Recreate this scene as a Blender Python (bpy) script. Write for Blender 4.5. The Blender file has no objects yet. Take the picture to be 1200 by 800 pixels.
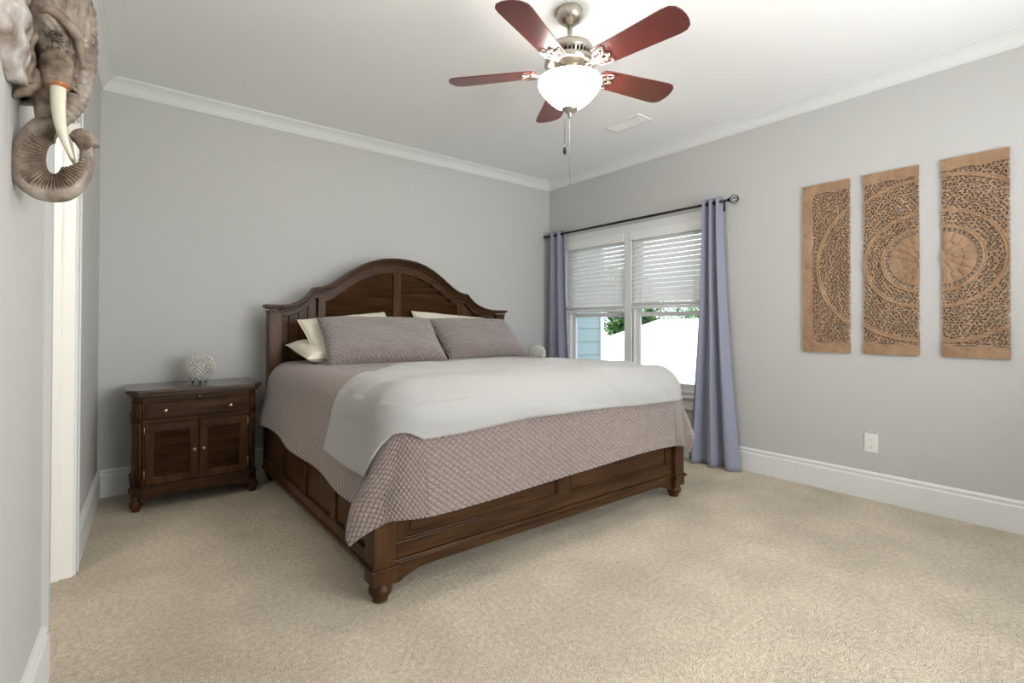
import bpy, bmesh, math, random
import numpy as np
from mathutils import Vector, Matrix, noise
random.seed(7)
PI = math.pi
SC = bpy.context.scene
COL = SC.collection

# ------------------------------------------------------------------ camera
CAM = (-3.8721, -4.2230, 1.1268)
YAW = 38.31; PITCH = 0.486; ROLL = 0.15
cam_d = bpy.data.cameras.new('camera'); cam = bpy.data.objects.new('camera', cam_d); COL.objects.link(cam)
cam_d.sensor_width = 36.0; cam_d.lens = 36.0 * 588.24 / 1200.0
cam_d.shift_y = -(400 - 375.96) / 1200.0
cam_d.clip_start = 0.02; cam_d.clip_end = 300
cam.location = CAM
cam.matrix_world = (Matrix.Translation(CAM) @ Matrix.Rotation(math.radians(-YAW), 4, 'Z')
                    @ Matrix.Rotation(math.radians(90 + PITCH), 4, 'X') @ Matrix.Rotation(math.radians(ROLL), 4, 'Z'))
SC.camera = cam

# ------------------------------------------------------------------ view, sky, sun, window daylight, added fill
SC.view_settings.view_transform = 'Standard'; SC.view_settings.look = 'None'
SC.view_settings.gamma = 1.0; SC.view_settings.use_curve_mapping = False
SC.view_settings.exposure = 0.18
w = bpy.data.worlds.new('sky'); SC.world = w; w.use_nodes = True
bg = w.node_tree.nodes['Background']
bg.inputs[0].default_value = (0.80, 0.90, 1.0, 1); bg.inputs[1].default_value = 3.2
SC.cycles.use_denoising = True
SC.cycles.max_bounces = 8; SC.cycles.diffuse_bounces = 5; SC.cycles.sample_clamp_indirect = 6.0

def add_light(name, kind, loc, energy, color=(1, 1, 1), **kw):
    l = bpy.data.lights.new(name, kind); l.energy = energy; l.color = color
    for k, v in kw.items(): setattr(l, k, v)
    o = bpy.data.objects.new(name, l); COL.objects.link(o); o.location = loc
    return o
sun = add_light('sun', 'SUN', (0, 0, 30), 3.0, (1, .97, .92), angle=0.02)
sun.rotation_euler = Vector((0.62, -0.25, -0.74)).to_track_quat('-Z', 'Y').to_euler()
def portal(name, loc, direction, sx, sy):
    o = add_light(name, 'AREA', loc, 1, shape='RECTANGLE', size=sx, size_y=sy)
    o.data.cycles.is_portal = True
    o.rotation_euler = Vector(direction).to_track_quat('-Z', 'Z').to_euler()
portal('daylight_portal', (0.16, -1.13, 1.27), (-1, 0, 0), 1.75, 1.60)
rear = add_light('rear_fill', 'AREA', (-1.9, -5.48, 1.45), 96, (1, .985, .97), shape='RECTANGLE', size=2.3, size_y=1.6)  # unseen fill light, added to brighten the room from behind the camera
rear.rotation_euler = Vector((-.55, 1, .66)).to_track_quat('-Z', 'Z').to_euler()

add_light('passage_light', 'POINT', (-4.75, -2.1, 2.35), 28, (1, .93, .84), shadow_soft_size=.15)

# ------------------------------------------------------------------ materials
def mat(name, color, rough=0.5, metal=0.0, var=0.0, vscale=20, vstretch=None, bump=0.0, bscale=200, bdist=0.001,
        spec=0.5, coat=0.0, color2=None, detail=6, sheen=0.0):
    m = bpy.data.materials.new(name); m.use_nodes = True
    nt = m.node_tree; b = nt.nodes['Principled BSDF']
    b.inputs['Base Color'].default_value = (*color, 1); b.inputs['Roughness'].default_value = rough
    b.inputs['Metallic'].default_value = metal; b.inputs['Specular IOR Level'].default_value = spec
    b.inputs['Coat Weight'].default_value = coat; b.inputs['Coat Roughness'].default_value = 0.15
    if sheen: b.inputs['Sheen Weight'].default_value = sheen
    tc = nt.nodes.new('ShaderNodeTexCoord'); mp = nt.nodes.new('ShaderNodeMapping')
    nt.links.new(tc.outputs['Object'], mp.inputs['Vector'])
    if vstretch: mp.inputs['Scale'].default_value = vstretch
    if var or color2:
        n = nt.nodes.new('ShaderNodeTexNoise'); n.inputs['Scale'].default_value = vscale; n.inputs['Detail'].default_value = detail
        nt.links.new(mp.outputs[0], n.inputs['Vector'])
        r = nt.nodes.new('ShaderNodeValToRGB'); nt.links.new(n.outputs['Fac'], r.inputs[0])
        r.color_ramp.elements[0].position = 0.32; r.color_ramp.elements[1].position = 0.68
        c2 = color2 or tuple(min(1, c * (1 + var)) for c in color)
        c1 = color if color2 else tuple(c * (1 - var) for c in color)
        r.color_ramp.elements[0].color = (*c1, 1); r.color_ramp.elements[1].color = (*c2, 1)
        nt.links.new(r.outputs[0], b.inputs['Base Color'])
    if bump:
        n2 = nt.nodes.new('ShaderNodeTexNoise'); n2.inputs['Scale'].default_value = bscale; n2.inputs['Detail'].default_value = 4
        nt.links.new(tc.outputs['Object'], n2.inputs['Vector'])
        bp = nt.nodes.new('ShaderNodeBump'); bp.inputs['Strength'].default_value = bump; bp.inputs['Distance'].default_value = bdist
        nt.links.new(n2.outputs['Fac'], bp.inputs['Height']); nt.links.new(bp.outputs[0], b.inputs['Normal'])
    return m

M_wall = mat('wall_paint', (0.53, 0.525, 0.51), 0.75, bump=.15, bscale=350, spec=.25)
M_ceil = mat('ceiling_paint', (0.90, 0.90, 0.90), 0.9, bump=.15, bscale=250, spec=.2)
M_trim = mat('white_trim_paint', (0.74, 0.74, 0.73), 0.4, spec=.4)
M_door = mat('cream_jamb_paint', (0.86, 0.84, 0.80), 0.4)
M_carpet = mat('beige_carpet', (0.45, 0.365, 0.265), 0.95, spec=.1)
def carpet_nodes(m):
    nt = m.node_tree; b = nt.nodes['Principled BSDF']; tc = nt.nodes.new('ShaderNodeTexCoord')
    def nz(s, d=3):
        n = nt.nodes.new('ShaderNodeTexNoise'); n.inputs['Scale'].default_value = s; n.inputs['Detail'].default_value = d
        nt.links.new(tc.outputs['Object'], n.inputs['Vector']); return n
    n1, n2, n3 = nz(170, 2), nz(48, 4), nz(2.6, 8)
    def mixc(fac, a, c, lo, hi):
        r = nt.nodes.new('ShaderNodeMapRange'); r.inputs[1].default_value = lo; r.inputs[2].default_value = hi
        nt.links.new(fac, r.inputs[0]); x = nt.nodes.new('ShaderNodeMix'); x.data_type = 'RGBA'
        nt.links.new(r.outputs[0], x.inputs['Factor'])
        for v, s in ((a, 6), (c, 7)):
            if hasattr(v, 'default_value'): nt.links.new(v, x.inputs[s])
            else: x.inputs[s].default_value = (*v, 1)
        return x.outputs[2]
    a = mixc(n1.outputs['Fac'], (0.47, 0.395, 0.285), (0.82, 0.735, 0.595), .3, .7)
    c = mixc(n2.outputs['Fac'], (0.42, 0.345, 0.245), (0.86, 0.775, 0.63), .25, .75)
    x = nt.nodes.new('ShaderNodeMix'); x.data_type = 'RGBA'; x.inputs['Factor'].default_value = .47
    nt.links.new(a, x.inputs[6]); nt.links.new(c, x.inputs[7])
    d = nt.nodes.new('ShaderNodeMapRange'); d.inputs[1].default_value = .35; d.inputs[2].default_value = .65
    d.inputs[3].default_value = .87; d.inputs[4].default_value = 1.08
    nt.links.new(n3.outputs['Fac'], d.inputs[0])
    g = nt.nodes.new('ShaderNodeVectorMath'); g.operation = 'SCALE'
    nt.links.new(x.outputs[2], g.inputs[0]); nt.links.new(d.outputs[0], g.inputs['Scale'])
    nt.links.new(g.outputs[0], b.inputs['Base Color'])
    s = nt.nodes.new('ShaderNodeMath'); s.operation = 'ADD'; nt.links.new(n1.outputs['Fac'], s.inputs[0]); nt.links.new(n2.outputs['Fac'], s.inputs[1])
    bp = nt.nodes.new('ShaderNodeBump'); bp.inputs['Strength'].default_value = .9; bp.inputs['Distance'].default_value = .014
    nt.links.new(s.outputs[0], bp.inputs['Height']); nt.links.new(bp.outputs[0], b.inputs['Normal'])
carpet_nodes(M_carpet)
def streaks(m, sc):
    nt = m.node_tree
    for n in nt.nodes:
        if n.type == 'BUMP':
            src = n.inputs['Height'].links[0].from_node; mp = nt.nodes.new('ShaderNodeMapping'); mp.inputs['Scale'].default_value = sc
            tc = [q for q in nt.nodes if q.type == 'TEX_COORD'][0]; nt.links.new(tc.outputs['Object'], mp.inputs['Vector']); nt.links.new(mp.outputs[0], src.inputs['Vector'])

M_wood = mat('dark_walnut_stain', (0.034, 0.015, 0.006), 0.36, var=.0, color2=(0.084, 0.039, 0.016), vscale=3.0, vstretch=(6, 6, 1), spec=.14, coat=.02)
M_woodh = mat('dark_walnut_stain_horizontal', (0.032, 0.014, 0.006), 0.36, color2=(0.074, 0.035, 0.014), vscale=3.0, vstretch=(1, 6, 9), spec=.14, coat=.02)
M_topw = mat('dark_walnut_top', (0.040, 0.022, 0.013), 0.28, color2=(0.075, 0.042, 0.024), vscale=3, vstretch=(1, 8, 8), coat=.5)
M_nickel = mat('brushed_nickel', (0.62, 0.57, 0.50), 0.28, metal=1)
M_brass = mat('aged_brass', (0.60, 0.50, 0.36), 0.3, metal=1)
M_black = mat('black_iron', (0.012, 0.011, 0.011), 0.45, metal=.3)
M_blind = mat('white_blind_slat', (0.80, 0.80, 0.79), 0.45)
M_vinyl = mat('white_window_vinyl', (0.74, 0.73, 0.73), 0.45)
M_plastic = mat('white_plastic', (0.80, 0.79, 0.76), 0.35)
M_dark = mat('dark_recess', (0.03, 0.03, 0.03), 0.7)
M_grey = mat('grey_damper', (0.20, 0.20, 0.20), 0.6)
M_blanket = mat('grey_white_fleece', (0.38, 0.372, 0.362), 0.95, bump=.5, bscale=700, bdist=.002, spec=.1, sheen=.3)
M_cream = mat('cream_cotton', (0.76, 0.71, 0.59), 0.85, bump=.3, bscale=30, bdist=.01, spec=.2)
M_curtain = mat('lavender_grey_satin', (0.24, 0.25, 0.325), 0.55, bump=.2, bscale=500, bdist=.001, spec=.3, sheen=.4)
M_carve = mat('carved_teak', (0.28, 0.17, 0.098), 0.75, color2=(0.40, 0.26, 0.16), vscale=9, vstretch=(2, 2, .6), spec=.2, bump=.5, bscale=160, bdist=.002)
M_ivory = mat('ivory_tusk', (0.66, 0.62, 0.50), 0.35)
M_orange = mat('orange_band', (0.42, 0.13, 0.03), 0.4)
M_elgrey = mat('whitewashed_wood', (0.085, 0.055, 0.034), 0.5, color2=(0.37, 0.31, 0.255), vscale=24, vstretch=(1, 1, .5), bump=.8, bscale=90, bdist=.004, coat=.2)
M_elwhite = mat('whitewashed_ear_wood', (0.16, 0.105, 0.07), 0.5, color2=(0.62, 0.59, 0.56), vscale=26, vstretch=(1, 1, .3), bump=.6, bscale=70, bdist=.004, coat=.2)
M_elbrown = mat('brown_carved_wood', (0.085, 0.052, 0.032), 0.55, color2=(0.33, 0.255, 0.19), vscale=30, bump=.7, bscale=120, bdist=.003)
streaks(M_elgrey, (.25, .6, 1.3)); streaks(M_elbrown, (.3, .6, 1.6)); streaks(M_elwhite, (1, 1, .25))
M_blade = mat('cherry_fan_blade', (0.10, 0.020, 0.016), 0.35, color2=(0.13, 0.026, 0.02), vscale=5, coat=.3)
M_siding = mat('pale_blue_siding', (0.24, 0.28, 0.30), 0.6)
M_roof = mat('pale_shingles', (0.75, 0.74, 0.72), 0.9, var=.08, vscale=30)
M_housewall = mat('pale_green_siding', (0.26, 0.32, 0.25), 0.7)
M_grass = mat('lawn', (0.10, 0.22, 0.06), 0.9, var=.4, vscale=3)
M_leaf = mat('tree_leaves', (0.045, 0.12, 0.03), 0.6, color2=(0.16, 0.30, 0.09), vscale=2)
M_bark = mat('bark', (0.10, 0.07, 0.05), 0.9, var=.3, vscale=8)

def quilt_mat(name, c1, c2, du, dv, dist=.008):
    m = mat(name, c1, 0.8, spec=.25, sheen=.5); nt = m.node_tree; b = nt.nodes['Principled BSDF']
    b.inputs['Sheen Roughness'].default_value = .4
    uv = nt.nodes.new('ShaderNodeUVMap'); uv.uv_map = 'UVMap'
    sep = nt.nodes.new('ShaderNodeSeparateXYZ'); nt.links.new(uv.outputs[0], sep.inputs[0])
    def mth(op, a, c=None):
        n = nt.nodes.new('ShaderNodeMath'); n.operation = op
        for i, v in enumerate((a, c)):
            if v is None: continue
            if isinstance(v, (int, float)): n.inputs[i].default_value = v
            else: nt.links.new(v, n.inputs[i])
        return n.outputs[0]
    U = mth('MULTIPLY', sep.outputs[0], PI / du); V = mth('MULTIPLY', sep.outputs[1], PI / dv)
    a = mth('ABSOLUTE', mth('SINE', mth('ADD', U, V))); c = mth('ABSOLUTE', mth('SINE', mth('SUBTRACT', U, V)))
    h = mth('POWER', mth('MULTIPLY', a, c), .5)
    bp = nt.nodes.new('ShaderNodeBump'); bp.inputs['Strength'].default_value = 1; bp.inputs['Distance'].default_value = dist
    nt.links.new(h, bp.inputs['Height']); nt.links.new(bp.outputs[0], b.inputs['Normal'])
    x = nt.nodes.new('ShaderNodeMix'); x.data_type = 'RGBA'; x.inputs[6].default_value = (*c2, 1); x.inputs[7].default_value = (*c1, 1)
    nt.links.new(mth('MINIMUM', mth('MULTIPLY', h, 2.2), 1.0), x.inputs['Factor']); nt.links.new(x.outputs[2], b.inputs['Base Color'])
    return m
M_quilt = quilt_mat('taupe_quilting', (0.285, 0.225, 0.205), (0.195, 0.148, 0.132), .035, .027)
M_sham = quilt_mat('taupe_sham_quilting', (0.27, 0.22, 0.205), (0.18, 0.14, 0.13), .034, .026, .009)

def glass_mat():
    m = bpy.data.materials.new('clear_pane'); m.use_nodes = True; nt = m.node_tree
    nt.nodes.remove(nt.nodes['Principled BSDF']); out = nt.nodes['Material Output']
    t = nt.nodes.new('ShaderNodeBsdfTransparent'); g = nt.nodes.new('ShaderNodeBsdfGlossy'); g.inputs['Roughness'].default_value = 0.02
    t.inputs[0].default_value = (.97, .98, .98, 1)
    f = nt.nodes.new('ShaderNodeFresnel'); f.inputs[0].default_value = 1.3
    x = nt.nodes.new('ShaderNodeMixShader'); nt.links.new(f.outputs[0], x.inputs[0]); nt.links.new(t.outputs[0], x.inputs[1]); nt.links.new(g.outputs[0], x.inputs[2])
    nt.links.new(x.outputs[0], out.inputs[0]); return m
M_glass = glass_mat()
def emit_mat(name, color, s):
    m = mat(name, (.9, .88, .84), .3); b = m.node_tree.nodes['Principled BSDF']
    b.inputs['Emission Color'].default_value = (*color, 1); b.inputs['Emission Strength'].default_value = s; return m
M_bowl = emit_mat('lit_frosted_glass', (1, .94, .87), 46)
def crystal():
    m = mat('clear_crystal_beads', (.86, .84, .78), .12); b = m.node_tree.nodes['Principled BSDF']
    b.inputs['Transmission Weight'].default_value = .35; return m
M_crystal = crystal()

# ------------------------------------------------------------------ mesh helpers
class MB:
    def __init__(s): s.v = []; s.f = []; s.sm = []; s.uv = None
    def add(s, V, F, smooth=False):
        n = len(s.v); s.v += [tuple(p) for p in V]; s.f += [tuple(i + n for i in f) for f in F]; s.sm += [smooth] * len(F); return s
    def box(s, x0, x1, y0, y1, z0, z1):
        x0, x1 = sorted((x0, x1)); y0, y1 = sorted((y0, y1)); z0, z1 = sorted((z0, z1))
        V = [(x0,y0,z0),(x1,y0,z0),(x1,y1,z0),(x0,y1,z0),(x0,y0,z1),(x1,y0,z1),(x1,y1,z1),(x0,y1,z1)]
        return s.add(V, [(0,3,2,1),(4,5,6,7),(0,1,5,4),(1,2,6,5),(2,3,7,6),(3,0,4,7)])
    def rbox(s, c, d, R):  # rotated box, center, dims, 3x3
        V = [Vector(c) + R @ Vector((d[0]*a/2, d[1]*b/2, d[2]*e/2)) for e in (-1,1) for a, b in ((-1,-1),(1,-1),(1,1),(-1,1))]
        return s.add(V, [(0,3,2,1),(4,5,6,7),(0,1,5,4),(1,2,6,5),(2,3,7,6),(3,0,4,7)])
    def prism(s, poly, a0, a1, ax='y'):  # poly in the two other axes
        def P(p, a):
            if ax == 'y': return (p[0], a, p[1])
            if ax == 'z': return (p[0], p[1], a)
            return (a, p[0], p[1])
        n = len(poly); V = [P(p, a0) for p in poly] + [P(p, a1) for p in poly]
        F = [tuple(range(n)), tuple(range(2*n-1, n-1, -1))] + [(i, i+n, (i+1) % n + n, (i+1) % n) for i in range(n)]
        return s.add(V, F)
    def strip(s, top, bot, a0, a1):  # band in xz between two polylines, thick in y
        n = len(top); V = []
        for (t, b) in zip(top, bot): V += [(t[0],a0,t[1]),(b[0],a0,b[1]),(b[0],a1,b[1]),(t[0],a1,t[1])]
        F = [(0,1,2,3), (4*n-4, 4*n-1, 4*n-2, 4*n-3)]
        for i in range(n-1):
            for k in range(4): F.append((4*i+k, 4*i+4+k, 4*i+4+(k+1) % 4, 4*i+(k+1) % 4))
        return s.add(V, F)
    def lathe(s, prof, c=(0,0,0), seg=24, smooth=True):
        V = []; n = len(prof)
        for r, z in prof:
            for k in range(seg):
                a = 2*PI*k/seg; V.append((c[0]+r*math.cos(a), c[1]+r*math.sin(a), c[2]+z))
        F = [(i*seg+k, i*seg+(k+1) % seg, (i+1)*seg+(k+1) % seg, (i+1)*seg+k) for i in range(n-1) for k in range(seg)]
        F += [tuple(range(seg-1, -1, -1)), tuple((n-1)*seg+k for k in range(seg))]
        return s.add(V, F, smooth)
    def tube(s, path, rad, seg=10, closed=False, flat=1.0, up=None):
        P = [Vector(p) for p in path]; n = len(P); V = []
        R = rad if hasattr(rad, '__len__') else [rad]*n
        prev = None
        for i in range(n):
            if closed: t = P[(i+1) % n] - P[i-1]
            else: t = P[min(i+1, n-1)] - P[max(i-1, 0)]
            t.normalize()
            if up is not None: u = Vector(up)
            elif prev is None: u = Vector((0,0,1)) if abs(t.z) < .9 else Vector((1,0,0))
            else: u = prev
            u = (u - t*u.dot(t)).normalized(); prev = u; b = t.cross(u)
            for k in range(seg):
                a = 2*PI*k/seg; V.append(P[i] + u*math.cos(a)*R[i] + b*math.sin(a)*R[i]*flat)
        m = n if closed else n-1
        F = [(i*seg+k, i*seg+(k+1) % seg, ((i+1) % n)*seg+(k+1) % seg, ((i+1) % n)*seg+k) for i in range(m) for k in range(seg)]
        if not closed: F += [tuple(range(seg-1, -1, -1)), tuple((n-1)*seg+k for k in range(seg))]
        return s.add(V, F, True)
    def ball(s, c, r, seg=16, rings=10, smooth=True):
        rr = r if hasattr(r, '__len__') else (r, r, r)
        V = []; 
        for i in range(1, rings):
            t = PI*i/rings
            for k in range(seg):
                a = 2*PI*k/seg; V.append((c[0]+rr[0]*math.sin(t)*math.cos(a), c[1]+rr[1]*math.sin(t)*math.sin(a), c[2]+rr[2]*math.cos(t)))
        n = len(V); V += [(c[0],c[1],c[2]+rr[2]), (c[0],c[1],c[2]-rr[2])]
        F = [(i*seg+k, (i+1)*seg+k, (i+1)*seg+(k+1) % seg, i*seg+(k+1) % seg) for i in range(rings-2) for k in range(seg)]
        F += [(n, k, (k+1) % seg) for k in range(seg)] + [(n+1, (rings-2)*seg+(k+1) % seg, (rings-2)*seg+k) for k in range(seg)]
        return s.add(V, F, smooth)
    def build(s, name, m, parent=None, bevel=0, seg=2, fix=True):
        me = bpy.data.meshes.new(name); me.from_pydata(s.v, [], s.f)
        me.polygons.foreach_set('use_smooth', s.sm)
        if fix:
            bm = bmesh.new(); bm.from_mesh(me); bmesh.ops.recalc_face_normals(bm, faces=bm.faces); bm.to_mesh(me); bm.free()
        me.materials.append(m); me.update()
        o = bpy.data.objects.new(name, me); COL.objects.link(o); o.parent = parent
        if bevel:
            b = o.modifiers.new('bevel', 'BEVEL'); b.width = bevel; b.segments = seg; b.limit_method = 'ANGLE'; b.angle_limit = math.radians(40)
            me.polygons.foreach_set('use_smooth', s.sm)
        return o
def grid_obj(name, P, m, parent=None, uvs=None, thick=0, sub=0, closed_u=False):
    nu, nv = len(P), len(P[0]); V = [tuple(p) for row in P for p in row]
    F = [(i*nv+j, i*nv+j+1, (i+1) % nu*nv+j+1, (i+1) % nu*nv+j) for i in range(nu if closed_u else nu-1) for j in range(nv-1)]
    me = bpy.data.meshes.new(name); me.from_pydata(V, [], F); me.polygons.foreach_set('use_smooth', [True]*len(F))
    if uvs:
        U = [u for row in uvs for u in row]; lay = me.uv_layers.new(name='UVMap')
        for l in me.loops: lay.data[l.index].uv = U[l.vertex_index]
    me.materials.append(m); o = bpy.data.objects.new(name, me); COL.objects.link(o); o.parent = parent
    if thick: s_ = o.modifiers.new('thickness', 'SOLIDIFY'); s_.thickness = thick; s_.offset = 0
    if sub: s_ = o.modifiers.new('smooth', 'SUBSURF'); s_.levels = sub; s_.render_levels = sub
    return o
def tag(o, label, cat, group=None, kind=None):
    if label: o['label'] = label
    if cat: o['category'] = cat
    if group: o['group'] = group
    if kind: o['kind'] = kind
    return o
def thing(name, label, cat, loc=(0,0,0), rz=0, group=None):
    o = bpy.data.objects.new(name, None); COL.objects.link(o); o.location = loc; o.rotation_euler = (0,0,rz); o.empty_display_size = .1
    return tag(o, label, cat, group)
def struct(o): o['kind'] = 'structure'; return o
def dup(root, loc, label):
    def cp(o, par):
        c = o.copy(); COL.objects.link(c); c.parent = par
        for ch in [x for x in COL.objects if x.parent == o]: cp(ch, c)
        return c
    r = cp(root, None); r.location = loc; r['label'] = label; return r
def interp(x, pts):
    return float(np.interp(x, [p[0] for p in pts], [p[1] for p in pts]))
def smooth_curve(pts, n):  # Catmull-Rom
    P = [Vector(p) for p in pts]; P = [2*P[0]-P[1]] + P + [2*P[-1]-P[-2]]; out = []
    m = len(P)-3
    for q in range(n+1):
        t = q/n*m; i = min(int(t), m-1); t -= i; a, b, c, d = P[i:i+4]
        out.append(0.5*((2*b)+(c-a)*t+(2*a-5*b+4*c-d)*t*t+(3*b-a-3*c+d)*t**3))
    return out

# ------------------------------------------------------------------ room shell
H = 2.74; SK = math.atan(0.048)     # the left wall runs a little out of square
CXL = -3.958                        # back left corner
REAR = -5.5
struct(MB().box(-6.4, 0.0, REAR, 0.0, -0.12, 0.0).build('floor', M_carpet))
struct(MB().box(-6.4, 0.14, REAR-.14, 0.14, H, H+.15).build('ceiling', M_ceil))
struct(MB().box(-6.4, 0.14, 0.0, 0.14, 0, H).build('wall_back', M_wall))
WY0, WY1, WZ0, WZ1 = -1.95, -0.29, 0.53, 2.02
b = MB(); b.box(0, .14, WY1, 0, 0, H); b.box(0, .14, 0, .57, -3, 3.4); b.box(0, .14, REAR, WY0, 0, H); b.box(0, .14, WY0, WY1, 0, WZ0); b.box(0, .14, WY0, WY1, WZ1, H)
struct(b.build('wall_right', M_wall))
b = MB(); b.box(-6.4, -3.1, REAR-.14, REAR, 0, H); b.box(-.3, .14, REAR-.14, REAR, 0, H); b.box(-3.1, -.3, REAR-.14, REAR, 0, .55); b.box(-3.1, -.3, REAR-.14, REAR, 2.3, H)
struct(b.build('wall_rear', M_wall))
b = MB(); b.box(-3.1, -3.02, REAR-.10, REAR-.02, .55, 2.3); b.box(-.38, -.3, REAR-.10, REAR-.02, .55, 2.3); b.box(-1.74, -1.66, REAR-.10, REAR-.02, .55, 2.3)
b.box(-3.02, -.38, REAR-.10, REAR-.02, .55, .63); b.box(-3.02, -.38, REAR-.10, REAR-.02, 2.22, 2.3)
wr = struct(b.build('added_rear_window', M_vinyl))  # unseen window, added as an opening for the rear fill light
g = MB().box(-3.02, -.38, REAR-.065, REAR-.06, .63, 2.22).build('pane', M_glass, wr)
# left wall in a frame of its own: local x = away from the room face (negative = behind), local y along the wall
LW = Matrix.Translation((CXL, 0, 0)) @ Matrix.Rotation(-SK, 4, 'Z')
def lw_obj(o, parent=None):
    o.matrix_world = LW; return o
DY0, DY1, DZ = -2.04, -1.235, 2.04
b = MB(); b.box(-.115, 0, DY1, 0.1, 0, H); b.box(-.115, .009, REAR-.3, DY0, 0, H); b.box(0, .026, DY0-.03, DY0, 0, H); b.box(-.115, 0, DY0, DY1, DZ, H)
struct(lw_obj(b.build('wall_left', M_wall)))
# small passage behind the opening
b = MB(); b.box(-1.6, -1.5, -3.4, .1, 0, H); b.box(-1.5, -.115, -3.4, -3.3, 0, H)
struct(lw_obj(b.build('wall_passage', M_wall)))
# door casing and jamb
b = MB()
b.box(-.125, .004, DY1-.018, DY1, 0, DZ); b.box(-.125, .004, DY0, DY1, DZ-.018, DZ)
d1 = struct(lw_obj(b.build('door_1', M_door, bevel=.002)))
b = MB(); b.box(-.08, -.042, DY1-.030, DY1-.018, 0, DZ-.018)
b.build('stop_moulding', M_door, d1, bevel=.002)
b = MB()
for a, c in ((DY1-.006, DY1+.062),):
    b.box(0, .014, a, c, 0, DZ+.06)
    b.box(.014, .020, (a+c)/2, c if a > -1.5 else a, 0, DZ+.06)
b.box(0, .014, DY0+.002, DY1+.062, DZ-.006, DZ+.06)
b.build('casing', M_trim, d1, bevel=.003)

BBP = [(0,0),(.016,0),(.016,.140),(.014,.146),(.010,.150),(.010,.158),(.013,.162),(.012,.170),(.006,.178),(0,.180)]
def base(name, y0, y1, kind):
    mb = MB()
    if kind == 'back': mb.prism([(-p[0], p[1]) for p in BBP], y0, y1, 'x')
    elif kind == 'right': mb.prism([(-p[0], p[1]) for p in BBP], y0, y1, 'y')
    elif kind == 'left': mb.prism([(p[0]+(.011 if y0 < -4 and p[0] > 0 else 0), p[1]) for p in BBP], y0, y1, 'y')
    elif kind == 'rear': mb.prism([(REAR+p[0], p[1]) for p in BBP], y0, y1, 'x')
    o = mb.build(name, M_trim)
    if kind == 'left': lw_obj(o)
    return struct(o)
base('baseboard_back', CXL+.0, 0, 'back'); base('baseboard_right', REAR, 0, 'right')
base('baseboard_left', DY1+.062, 0, 'left'); base('baseboard_left.001', REAR, DY0, 'left'); base('baseboard_rear', -6, 0, 'rear')
CRP = [(0,-.085),(.008,-.085),(.010,-.078),(.016,-.074),(.022,-.062),(.036,-.040),(.054,-.022),(.066,-.016),(.070,-.010),(.078,-.008),(.080,0),(0,0)]
struct(MB().prism([(-p[0], H+p[1]) for p in CRP], -6, 0, 'x').build('trim_1', M_trim))
struct(MB().prism([(-p[0], H+p[1]) for p in CRP], REAR, 0, 'y').build('trim_2', M_trim))
struct(lw_obj(MB().prism([(p[0], H+p[1]) for p in CRP], REAR, 0, 'y').build('trim_3', M_trim)))
struct(MB().prism([(REAR+p[0], H+p[1]) for p in CRP], -6, 0, 'x').build('trim_4', M_trim))

# ------------------------------------------------------------------ window
MY0, MY1 = -1.175, -1.09      # mullion between the two units
b = MB()
for (a, c) in ((WY0, WY0+.03), (WY1-.03, WY1), (MY0, MY1)): b.box(.0 if a == MY0 else .02, .12, a, c, WZ0, WZ1)
b.box(.02, .12, WY0, WY1, WZ0, WZ0+.03); b.box(.02, .12, WY0, WY1, WZ1-.03, WZ1)
win = struct(b.build('window_1', M_vinyl, bevel=.003))
for (a, c) in ((WY0+.03, MY0), (MY1, WY1-.03)):
    for (z0, z1, x) in ((WZ0+.03, 1.255, .055), (1.215, WZ1-.03, .085)):
        b = MB(); s_ = .048
        b.box(x, x+.028, a, a+s_, z0, z1); b.box(x, x+.028, c-s_, c, z0, z1)
        b.box(x, x+.028, a+s_, c-s_, z0, z0+.055 if x < .06 else z0+.04); b.box(x, x+.028, a+s_, c-s_, z1-.04, z1)
        sh = b.build('sash', M_vinyl, win, bevel=.003)
        MB().box(x+.012, x+.016, a+s_, c-s_, z0+.04, z1-.04).build('pane', M_glass, sh)
b = MB(); b.box(-.05, .03, WY0-.10, WY1+.10, WZ0-.025, WZ0); b.build('window_sill', M_trim, win, bevel=.006)
b = MB(); b.box(-.018, 0, WY0-.08, WY1+.08, WZ0-.125, WZ0-.025); b.box(-.022, 0, WY0-.08, WY1+.08, WZ0-.125, WZ0-.115); b.build('apron', M_trim, win, bevel=.003)
b = MB()
b.box(-.016, 0, WY0-.075, WY0, WZ0, WZ1+.075); b.box(-.016, 0, WY1, WY1+.075, WZ0, WZ1+.075); b.box(-.016, 0, WY0, WY1, WZ1, WZ1+.075)
b.box(-.016, .02, MY0, MY1, WZ0, WZ1)
b.build('casing', M_trim, win, bevel=.003)

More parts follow.
